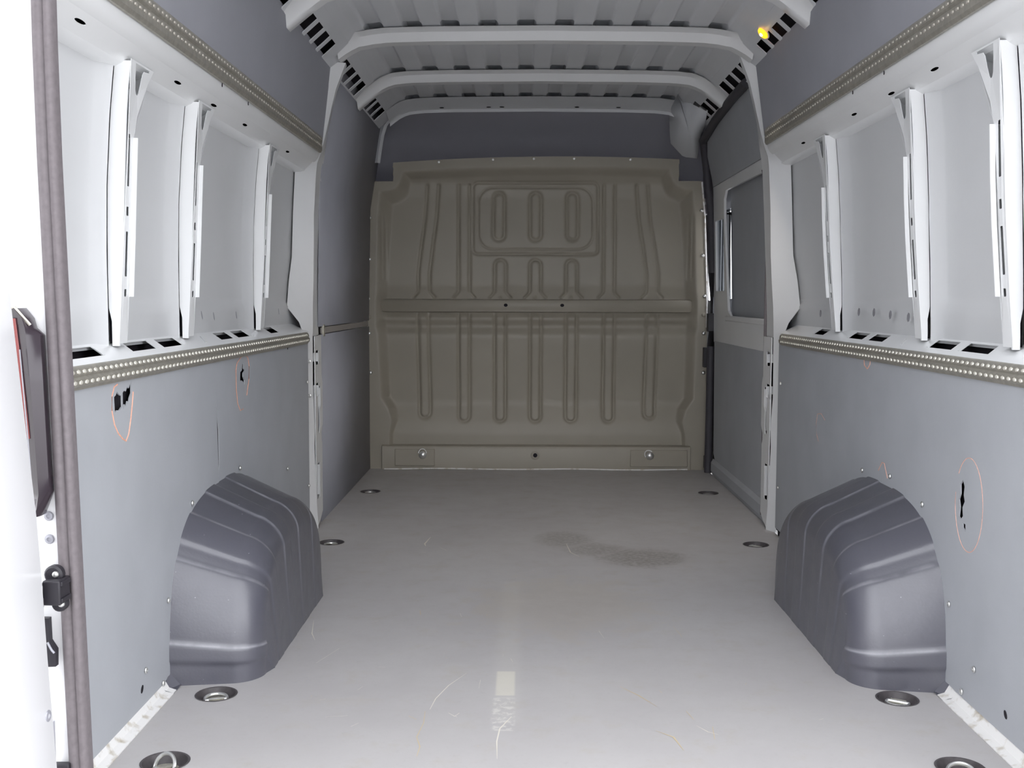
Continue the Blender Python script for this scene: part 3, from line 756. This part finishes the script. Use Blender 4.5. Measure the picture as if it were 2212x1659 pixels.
    # bolts down both flanges and along the top
    for x, z, k in ((-.934, 1.403, 0), (-.938, 1.173, 0), (-.945, .955, 0), (-.941, .852, 1), (-.942, .762, 0), (-.936, .542, 0), (.902, 1.445, 0), (.911, 1.198, 0), (.925, .974, 0), (.922, .871, 1), (.923, .768, 0), (.924, .548, 0)):
        inst('bolt', BOLT_DULL if k else BOLT, (x, Y_BULK - .029, z), o, FACE_Y)
    for x in (-.551, -.252, -.027, .195, .505):
        inst('screw', SCREW, (x, Y_BULK - .0285, 1.700 + .026 * (1 - ((x - .02) / .82) ** 2) + .010 * x), o, FACE_Y)
    # white raw edges and sealant lines
    tube('paint_edge', [(-.954, 6.062, z) for z in (.0, .3, .6, .85, 1.0)] + [(-.944, 6.062, 1.4), (-.927, 6.062, 1.59)], .006, 'dirty_white', root)
    tube('paint_edge', [(.953, 6.066, z) for z in (.0, .15, .3)], .004, 'dirty_white', root)
    tube('paint_edge', [(.938, 6.066, .80), (.936, 6.066, 1.0), (.918, 6.066, 1.4), (.900, 6.066, 1.60)], .005, 'dirty_white', root)
    tube('sealant_line', [(x, 6.047, .004 + .002 * math.sin(9 * x)) for x in np.linspace(-.86, .84, 24)], .004, 'dirty_white', root)
    return root
BULK = build_bulkhead()

# ------------------------------------------------------------------ roof
def roof_z(ax):
    """height of the roof skin over half width ax"""
    pts = [(0, 2.004), (.45, 2.000), (.62, 1.995), (.69, 1.987), (.735, 1.972), (.77, 1.948), (.86, 1.876), (.90, 1.845)]
    for (x0, z0), (x1, z1) in zip(pts, pts[1:]):
        if ax <= x1: return z0 + (z1 - z0) * (ax - x0) / (x1 - x0)
    return pts[-1][1]

def ceiling():
    root = empty('ceiling')
    tag(root, 'ribbed light grey steel roof of the van', 'ceiling', kind='structure')
    # corrugated skin
    pitch = .147; nx = 360; V, F = [], []
    xsn = [-.792 + 1.584 * i / nx for i in range(nx + 1)]
    BOWS = (2.45, 3.05, 3.67, 4.40, 5.20, 5.86)
    yy = sorted({Y_REAR, 6.06} | {round(b_ + d_, 4) for b_ in BOWS for d_ in (-.165, -.150, -.135, -.12, -.09, -.06, .06)})
    for y in yy:
        near = max((max(0, min(1, (y - b_ + .158) / .03)) if y <= b_ else 0) * (1 if y - b_ > -.17 else 0) for b_ in BOWS)
        for x in xsn:
            ph = ((x - .0) / pitch) % 1.0
            tr = min(1, max(0, (abs(ph - .5) - .20) / .05))
            chan = (1 - tr) if abs(x) < .72 else 0
            V.append((x, y, roof_z(abs(x)) + .006 + (.005 + .022 * near) * chan))
    n = nx + 1
    for j in range(len(yy) - 1):
        for i in range(nx): F.append((j * n + i, j * n + i + 1, (j + 1) * n + i + 1, (j + 1) * n + i))
    obj('roof_skin', V, F, 'roof_paint', root, smooth=True)
    box('outer_roof', (-.95, Y_REAR - .05, 2.06), (.95, 7.0, 2.08), 'body_white', root)
    # bows: hat section bars following the roof arc, each with a near flange
    def arc(drop, half=.86):
        xs_ = [-half + 2 * half * i / 60 for i in range(61)]
        return [(x, roof_z(abs(x)) - drop) for x in xs_]
    for yb, wd, m in ((2.45, .05, 'white_paint'), (3.05, .05, 'white_paint'), (3.67, .05, 'white_paint'), (4.40, .05, 'white_paint'), (5.20, .05, 'white_paint')):
        half = {3.67: .885, 4.40: .815}.get(yb, .86); rise = .018 if yb == 4.40 else 0
        sec = [(-.120, .000), (-.060, .006), (-.036, .030), (-.030, .036), (.030, .036), (.036, .030), (.040, .0), (.08, -.004)]
        bow = loft('roof_bow', [[(x, yb + dy * wd / .05, z - d) for dy, d in sec] for x, z in [(x_, z_ + rise * min(1, max(0, (abs(x_) - .70) / .1))) for x_, z_ in arc(0, half)]], m, root, smooth=True)
    # front header above the bulkhead
    hd = [(-.12, .000), (-.08, .006), (-.03, .018), (.02, .026), (.05, .034), (.06, .048), (.07, .03)]
    hdr = loft('front_header', [[(x, 5.86 + dy, z - d) for dy, d in hd] for x, z in arc(.0, .80)], 'roof_paint', root)
    for x in (-.52, -.27, -.20, .2, .42):
        plate('header_hole', ellipse(x, 5.885, .012, .012, 10), [], .001, lambda a, b, d: (a, b, roof_z(abs(a)) - .030 + d), 'shade_black', hdr)
    # left corner strap running down beside the bulkhead
    loft('corner_strap', [[(-x - .012, 5.99, z), (-x + .012, 5.97, z), (-x + .026, 5.99, z)] for x, z in ((.70, 1.965), (.77, 1.955), (.82, 1.93), (.850, 1.89), (.866, 1.84), (.880, 1.76), (.890, 1.69))], 'roof_paint', root)
    # right corner gusset
    V = [(.695, 5.60, 1.99), (.698, 5.93, 1.96), (.705, 5.96, 1.86), (.715, 5.99, 1.80), (.78, 6.0, 1.735), (.80, 6.0, 1.728), (.858, 6.0, 1.722), (.868, 5.97, 1.80), (.866, 5.80, 1.86), (.84, 5.55, 1.90), (.78, 5.62, 1.95), (.74, 5.75, 1.975)]
    c = len(V); V.append((.80, 5.90, 1.845))
    gs = obj('corner_gusset', V, [(i, (i + 1) % c, c) for i in range(c)], 'roof_paint', root, smooth=2)
    md = gs.modifiers.new('thick', 'SOLIDIFY'); md.thickness = .004
    plate('pocket_shade', [(.775, 5.62), (.83, 5.60), (.85, 5.70), (.84, 5.80), (.80, 5.86), (.78, 5.78)], [], .003, lambda a, b, d: (a, b - .06, 1.925 - .8 * (a - .80) + d), 'black_plastic', gs)  # black patch painting the shade in the gusset's pocket
    # curved board over the cab behind the header
    prof = [(5.90, 1.985), (6.05, 1.975), (6.22, 1.945), (6.36, 1.90), (6.46, 1.83), (6.50, 1.74), (6.50, 1.60), (6.48, 1.45)]
    loft('overhead_panel', [[(x, y, z) for y, z in prof] for x in (-.98, 0, .98)], 'overhead_board', root)
    box('overhead_side', (-.99, 6.02, 1.45), (-.975, 6.52, 2.0), 'lining_dim', root)
    box('overhead_side', (.975, 6.02, 1.45), (.99, 6.52, 2.0), 'lining_dim', root)
    box('overhead_shelf', (-.99, 6.17, 1.50), (.99, 6.52, 1.52), 'lining_dim', root)
    # cant rails: holed strips along both roof corners
    for s in (-1, 1):
        ops = []
        for a, b in ((3.14, 3.57), (3.77, 4.27), (4.49, 5.07), (5.29, 5.75)):
            n_ = max(2, round((b - a) / .14)); st = (b - a) / n_
            for i in range(n_): ops.append(rect(a + i * st + .010, .18, a + (i + 1) * st - .024, .85, .0))
        fm = lambda a, b, d: (s * (.872 - .082 * b + .6 * d), a, 1.862 + .072 * b + .8 * d)
        cr = plate('cant_rail', [(Y_REAR, -.15), (5.95, -.15), (5.95, 1.25), (Y_REAR, 1.25)], ops, .004, fm, 'roof_paint', root)
        plate('cant_rail_back', [(Y_REAR, -.3), (5.95, -.3), (5.95, 1.3), (Y_REAR, 1.3)], [], .002, lambda a, b, d: (s * (.892 - .082 * b), a, 1.892 + .072 * b + d), 'shade_black', cr)  # shade in the rail openings, put in as a black backing
    # closing board between cant rail and side
        loft('cant_closing', [[(s * .888, y, 1.850), (s * .935, y, 1.87), (s * .955, y, 1.99)] for y in (Y_REAR, 6.02)], 'lining_dim', root)
    # end closures
    box('rear_header', (-1.0, Y_REAR - .05, 1.88), (1.0, Y_REAR + .03, 2.07), 'body_white', root, bevel=.01)
    box('front_closure', (-1.05, 6.9, -.1), (1.05, 6.95, 2.07), 'shade_black', root)
ceiling()

# ------------------------------------------------------------------ perforated lashing rails
def stud_mesh(m='stud_metal'):
    n = 6; V = []; 
    for r, h in ((1, 0), (.86, .55), (.45, .9)):
        for k in range(n):
            t = 2 * math.pi * k / n; V.append((.0048 * r * math.cos(t), .0082 * r * math.sin(t), .0035 * h))
    F = [(i * n + k, i * n + (k + 1) % n, (i + 1) * n + (k + 1) % n, (i + 1) * n + k) for i in range(2) for k in range(n)] + [tuple(range(12, 18))]
    return mesh_of(V, F, m, True)
STUD = stud_mesh()
STUD_DULL = stud_mesh('stud_dull')
def lash_rail(s, upper, label):
    y0, y1 = Y_REAR + .03, 4.33 if not upper else 4.40
    zb = 1.588 if upper else .803
    xw = .8955 if upper else .946
    if upper: zb = lift(s, 1.556); xw = xs(s, .899, 1.5) * s
    r = empty('lashing_rail', (s * xw, y0, zb))
    tag(r, label, 'rail', 'perforated lashing rails along the side walls')
    up = .030 if upper else .026
    prof = [(0, -.030), (.006, -.029), (.009, -.023), (.013, -.020), (.0145, -.008), (.009, -.003), (.0115, .001), (.008, .011), (.004, .015), (.0, .017)]
    if upper: prof = [(0, -.022), (.006, -.021), (.011, -.012), (.0115, .012), (.008, .016), (.0125, .022), (.0125, .036), (.006, .046), (0, .047)]
    L = y1 - y0
    loft('rail_body', [[(-s * o, y, z) for o, z in prof] for y in (0, L)], 'rail_metal', r, closed=True, caps=True, smooth=False)
    rows = [((.0168, -.0125), -.12), ((.0122, .0115), -1.0 + .75)] if not upper else [((.0172, -.006), .9), ((.0155, .017), -.2)]
    rows = [((.0136, -.0140), .08), ((.0094, .0060), -.33)] if not upper else [((.0112, .004), 0), ((.0121, .029), 0)]
    n = int(L / .028)
    for (o, z), tilt in rows:
        for i in range(n):
            # stud axis from +z to inward, tilted up/down
            ang = -s * (math.pi / 2 + tilt)
            inst('stud', STUD_DULL if upper else STUD, (-s * o, .014 + .028 * i, z), r, (0, ang, 0))
lash_rail(-1, False, 'perforated metal lashing rail at waist height on the left wall')
lash_rail(1, False, 'perforated metal lashing rail at waist height on the right wall')
lash_rail(-1, True, 'perforated metal lashing rail under the roof on the left wall')
lash_rail(1, True, 'perforated metal lashing rail under the roof on the right wall')

# ------------------------------------------------------------------ wheel arch covers
def wheel_arch(s, label):
    yc, half, hz = (3.085 if s < 0 else 3.07), .483, .438
    root = empty('wheel_arch_cover', (s * .95, yc, 0))
    tag(root, label, 'wheel arch', 'dark plastic wheel arch covers')
    NT, NS = 260, 56; V, F, W = [], [], []
    e = 2.95
    # creases round the arch: (t, step height, wear); t runs 0..1 from the rear foot over the top to the front foot
    steps = [(.043, .005, .0), (.078, -.005, .8), (.217, -.005, .8), (.248, .005, .0), (.313, -.006, 1.0), (.395, .004, .5), (.455, -.004, .4), (.53, .004, .7), (.60, -.004, .5), (.68, .004, .6)]
    def prof_pt(t):
        th = math.pi * t; c, sn = math.cos(th), math.sin(th)
        k = (abs(c) ** e + abs(sn) ** e) ** (-1 / e)
        return -c * k * half, sn * k * hz
    TOP, RAD = .145, .072
    for i in range(NT + 1):
        t = i / NT
        py, pz = prof_pt(t)
        off, wear = 0, 0
        for ts, h, w in steps:
            off += h / (1 + math.exp(-max(-30, min(30, (t - ts) / .0016))))
            wear = max(wear, w * math.exp(-((t - ts) / .0026) ** 2))
        (ya, za), (yb, zb) = prof_pt(max(0, t - .004)), prof_pt(min(1, t + .004))
        l = math.hypot(yb - ya, zb - za); ny, nz = -(zb - za) / l, (yb - ya) / l
        for j in range(NS + 1):
            q = j / NS
            if q < .35:
                f_ = q / .35; dx = TOP * f_; ins = 0
                g_ = f_
            elif q < .65:
                ph = math.pi / 2 * (q - .35) / .30; dx = TOP + RAD * math.sin(ph); ins = RAD * (1 - math.cos(ph)); g_ = 1 + .3 * math.sin(ph)
            else:
                dx = TOP + RAD; ins = RAD; g_ = 1.3
            y = py * (1 - .045 * g_); z = pz * (1 - .16 * g_)
            y -= ny * ins; z -= nz * ins
            o_ = off
            if q >= .65:
                f_ = (q - .65) / .35
                y *= 1 - .10 * f_; z *= 1 - f_; dx += .012 * f_
                V.append((-s * (dx + off * .8 * (1 - f_ * .7)), y, max(0, z)))
                W.append(wear * (1 - f_) * .8)
            else:
                k_ = min(1, max(0, (q - .35) / .30))
                V.append((-s * (dx + off * .8 * math.sin(math.pi / 2 * k_)), y + ny * o_ * (1 - k_), max(0, z + nz * o_ * (1 - k_))))
                W.append(wear)
    n = NS + 1
    for i in range(NT):
        for j in range(NS): F.append((i * n + j, i * n + j + 1, (i + 1) * n + j + 1, (i + 1) * n + j))
    o = obj('cover_shell', V, F, 'arch_plastic', root, smooth=2, fix=True)
    at = o.data.attributes.new('wear', 'FLOAT', 'POINT'); at.data.foreach_set('value', W)
    # small foot flange at the rear
    ft = [(0, -.52, 0), (0, -.47, .05), (-s * .012, -.47, .035), (-s * .03, -.475, .004), (-s * .03, -.535, .002), (-s * .012, -.545, .012), (0, -.545, .02)]
    obj('foot_flange', ft, [(0, 1, 2, 3), (0, 3, 4, 5), (0, 5, 6)], 'arch_plastic', root)
wheel_arch(-1, 'dark plastic wheel arch cover against the left wall')
wheel_arch(1, 'dark plastic wheel arch cover against the right wall')

# ------------------------------------------------------------------ floor lashing rings
def ring_parts():
    cup = mesh_of(*lathe_pts([(.0505, .0012), (.0490, .0022), (.0462, .0008), (.043, -.010), (.036, -.019), (.012, -.021), (.0005, -.021)], 32), 'dark_cup', True)
    plate_ = mesh_of(*lathe_pts([(.030, -.021), (.029, -.014), (.017, -.012), (.0005, -.012)], 20), 'dirty_zinc', True)
    # D ring lying flat
    V = []; pts = [(.026 * math.cos(t), .026 * math.sin(t)) for t in np.linspace(-.3, math.pi + .3, 22)]
    o = tube('shape', [(x, y, 0) for x, y in pts] + [(pts[0][0], pts[0][1], 0)], .004, 'zinc', None, 8)
    ring = o.data; bpy.data.objects.remove(o)
    o = box('shape', (-.018, -.016, -.018), (.018, -.004, -.006), 'dirty_zinc', None); block = o.data; bpy.data.objects.remove(o)
    return cup, plate_, ring, block
CUP, RPLATE, RRING, RBLOCK = ring_parts()
ring_labels = {0: ('left', 'nearest the rear doors, its ring tipped up'), 1: ('right', 'nearest the rear doors, cut by the frame'),
               2: ('left', 'just behind the wheel arch'), 3: ('right', 'just behind the wheel arch'),
               4: ('left', 'just ahead of the wheel arch'), 5: ('right', 'just ahead of the wheel arch'),
               6: ('left', 'closest to the bulkhead'), 7: ('right', 'closest to the bulkhead')}
for i, (x, y) in enumerate(RINGS):
    side, where = ring_labels[i]
    r = empty('floor_lashing_ring', (x, y, 0))
    tag(r, f'round recessed floor lashing ring on the {side}, {where}', 'lashing ring', 'lashing rings sunk in the cargo floor')
    inst('cup', CUP, (0, 0, 0), r)
    rot = [.6, -.4, .3, 2.6, 1.0, 2.2, .4, 2.8][i]
    inst('base_plate', RPLATE, (.0, -.004, 0), r)
    inst('anchor_block', RBLOCK, (0, 0, 0), r, (0, 0, rot))
    tip = 1.05 if i == 0 else .35 if i == 1 else .06
    inst('ring', RRING, (-.010 * math.sin(-rot) * 0, -.004, -.008), r, (tip, 0, rot if i else -.5))

# ------------------------------------------------------------------ rear left corner: body post, seal, door, tail lamp, door check
def rear_corner(s):
    post = empty('trim_1' if s < 0 else 'trim_2')
    tag(post, ('left' if s < 0 else 'right') + ' rear body post painted white beside the door opening', 'post', kind='structure')
    xe = lambda z: .900 + .030 * min(1, max(0, z / 1.3))      # inner edge of the opening
    zz = [-.25, 0, .2, .4, .6, .8, 1.0, 1.2, 1.4, 1.6, 1.9, 2.05]
    body = loft('post_face', [[(s * (xe(z) + .036), Y_REAR + .05, z), (s * (xe(z) + .004), Y_REAR + .004, z), (s * (xe(z) + .002), Y_REAR - .012, z), (s * (xe(z) + .02), Y_REAR - .014, z), (s * 1.02, Y_REAR - .014, z), (s * 1.045, Y_REAR + .02, z)] for z in zz], 'body_white', post, smooth=True)
    loft('post_return', [[(s * (xe(z) + .036), Y_REAR + .05, z), (s * 1.03, Y_REAR + .06, z)] for z in zz], 'white_paint', post)
    if s < 0:
        for z in (.552, .509): inst('screw', SCREW_WHITE, (-.951, Y_REAR - .015, z), body, FACE_Y)
    # rubber door seal: twin bead with a groove
    sl = empty('door_seal', (s * .92, Y_REAR - .02, 0))
    tag(sl, ('left' if s < 0 else 'right') + ' rear door opening rubber seal, grey strip with a groove down its length', 'seal')
    sec = [(.020, .004), (.018, -.008), (.008, -.013), (.001, -.010), (-.001, -.0045), (-.003, -.010), (-.009, -.014), (-.015, -.010), (-.017, .0), (-.016, .02)]
    loft('seal_profile', [[(s * (xe(z) + .002 - .92 + .0 + q), p, z) for q, p in sec] for z in zz[1:-1]], 'seal_rubber', sl, smooth=2)
    return post
for s in (-1, 1): rear_corner(s)

def rear_door():
    d = empty('door_2')
    tag(d, 'white left rear door swung open, only its hinge edge in view', 'door', kind='structure')
    edge = [(-.20, .895), (.112, .911), (.315, .922), (.457, .928), (.57, .934), (.75, .950), (.934, .966), (1.2, .985), (1.5, 1.0), (1.85, 1.0)]
    loft('door_panel', [[(-x - .02, 1.882, z), (-x - .004, 1.884, z), (-x, 1.876, z), (-x - .012, 1.60, z), (-x - .03, 1.2, z), (-x - .03, .95, z), (-x - .09, .95, z), (-x - .09, 1.3, z), (-x - .07, 1.882, z)] for z, x in edge], 'body_white', d, closed=True, caps=True, smooth=True)
    for z, x in ((.419, .9345), (.215, .922)):
        e = inst('door_screw', SCREW_WHITE, (-x, 1.862, z), d, (0, math.pi / 2, 0), (1.3, 1.3, 1.8))
    return d
DOOR2 = rear_door()

def tail_light():
    r = empty('tail_light', (-.965, 1.94, .56))
    tag(r, 'dark tail light seen edge-on between the open rear door and the white post', 'tail light')
    prof = [  # z, left x, mid x, right x   (world), lamp narrows to the foot
        (.558, .962, .957, .952), (.575, .963, .952, .945), (.600, .966, .948, .936), (.63, .968, .949, .937), (.70, .974, .952, .939), (.80, .982, .957, .9415), (.885, .990, .962, .944), (.897, .991, .963, .957), (.915, .993, .968, .962), (.933, .994, .982, .976)]
    loft('housing', [[(-a + .965, -.01, z - .56), (-b + .965, -.022, z - .56), (-c + .965, -.004, z - .56), (-c + .963, .02, z - .56), (-a + .965, .02, z - .56)] for z, a, b, c in prof], 'lens_smoke', r, closed=True, caps=True)
    loft('red_lens', [[(-a + .964, -.014, z - .56), (-a + .970 + .004, -.018, z - .56), (-a + .976, -.016, z - .56)] for z, a, b, c in prof[4:9]], 'lens_red', r)
    tube('lens_edge', [(-.958 + .965, -.024, .60 - .56), (-.962 + .965, -.026, .70 - .56), (-.968 + .965, -.026, .80 - .56), (-.972 + .965, -.025, .86 - .56)], .0012, 'grey_rod', r, 6)
    tube('top_trim', [(-.994 + .965, -.012, .375), (-.982 + .965, -.018, .374), (-.970 + .965, -.018, .360), (-.958 + .965, -.012, .343)], .003, 'dirty_zinc', r, 6)
tail_light()

def door_check():
    r = empty('door_check', (-.925, 1.93, .385))
    tag(r, 'black door check bracket with a grey arm bolted to the left rear post', 'bracket')
    X = lambda x: x + .92
    Z = lambda z: z - .385
    box('check_housing', (X(-.934), -.03, Z(.402)), (X(-.902), .016, Z(.447)), 'black_plastic', r, bevel=.003)
    for z, x, rad in ((.452, -.924, .017), (.398, -.915, .014)):
        ear = obj('mounting_ear', *lathe_pts([(rad, -.008), (rad, .004), (rad * .8, .008), (.0005, .008)], 18), 'black_plastic', r, smooth=True)
        ear.location = (X(x), .0, Z(z)); ear.rotation_euler = FACE_Y
        inst('ear_bolt', BOLT, (.006, .002, .008), ear, (0, 0, 0), (.55, .55, .6))
    for z in (.440, .410): box('housing_rib', (X(-.9035), -.026, Z(z - .004)), (X(-.899), .012, Z(z + .004)), 'black_plastic', r, bevel=.001)
    kn = obj('pivot_knuckle', *lathe_pts([(.0005, .026), (.013, .026), (.0145, .024), (.0145, .020), (.012, .018), (.012, .004), (.016, -.004), (.016, -.018), (.0005, -.018)], 18), 'dark_cup', r, smooth=True)
    kn.location = (X(-.944), -.04, Z(.420))
    tube('check_arm', [(X(-.936), -.045, Z(.414)), (X(-.946), -.048, Z(.400)), (X(-.962), -.05, Z(.376)), (X(-.985), -.055, Z(.345))], .012, 'grey_rod', r, 12)
door_check()

def lower_gap():
    r = empty('hinge', (-.945, 1.95, .276)); r.parent = DOOR2; r['label'] = 'black plate standing in for the dark lower gap'
    X = lambda x: x + .945
    out = [(-.972, .276), (-.935, .278), (-.934, .309), (-.9445, .326), (-.9455, .368), (-.972, .368)]
    plate('gap_plate', [(X(a), b - .276) for a, b in out], [], .012, lambda a, b, d: (a, -.012 + d, b), 'black_plastic', r)  # black plate put in for the gap that only looks dark
    tube('gap_plate_edge', [(X(-.948), -.014, .048), (X(-.941), -.014, .034), (X(-.936), -.014, .028)], .0022, 'grey_rod', r, 6)
    tube('hinge_pin', [(X(-.958), -.012, -.02), (X(-.958), -.012, .0)], .006, 'dirty_white', r, 10)
    tube('hinge_pin', [(X(-.957), -.012, -.045), (X(-.957), -.012, -.03)], .007, 'dirty_white', r, 10)
lower_gap()
def lower_latch():
    r = empty('lower_catch', (-.93, 1.955, .06))
    tag(r, 'small dark catch at the foot of the white left rear post', 'catch')
    box('catch_plate', (-.018, -.014, .0), (.012, .0, .032), 'black_plastic', r, bevel=.002)
    box('catch_strip', (-.020, -.012, .04), (-.017, .0, .11), 'grey_rod', r)
lower_latch()

# ------------------------------------------------------------------ amber lamp glowing through the right roof corner
def amber_lamp():
    r = empty('amber_lamp', (.792, 4.075, 1.926))
    tag(r, 'small glowing amber lamp in the right roof corner between two bows', 'lamp')
    V, F = lathe_pts([(.0005, -.012), (.010, -.011), (.016, -.006), (.017, .0), (.012, .006)], 18)
    V = [(x * 1.35, y * 1.0, z) for x, y, z in V]
    o = obj('lens', V, F, 'amber_lens', r, smooth=True); o.rotation_euler = (-.3, math.radians(-48) * -1, .0)
    ov, of = lathe_pts([(.0005, -.0150), (.005, -.0145), (.0075, -.0115)], 12)
    hot = obj('filament_glow', ov, of, 'amber_glow', o, smooth=True)
    rim = tube('rim', [(.025 * math.cos(t), .020 * math.sin(t), .003) for t in np.linspace(0, 2 * math.pi, 20)], .003, 'roof_paint', r, 6, caps=False)
    rim.rotation_euler = (-.3, math.radians(48), 0)
    # fill spot added at the lamp to brighten the far floor
    ld = bpy.data.lights.new('floor_fill', 'SPOT'); ld.energy = FILL_W; ld.color = (1.0, .90, .78); ld.spot_size = math.radians(96); ld.spot_blend = 1.0; ld.shadow_soft_size = .02
    lo = bpy.data.objects.new('floor_fill', ld); link(lo, r); lo.location = (-.02, 0, -.03)
    lo.rotation_euler = (Vector((-.15, 4.75, 0)) - Vector((.77, 4.075, 1.896))).to_track_quat('-Z', 'Y').to_euler()
amber_lamp()
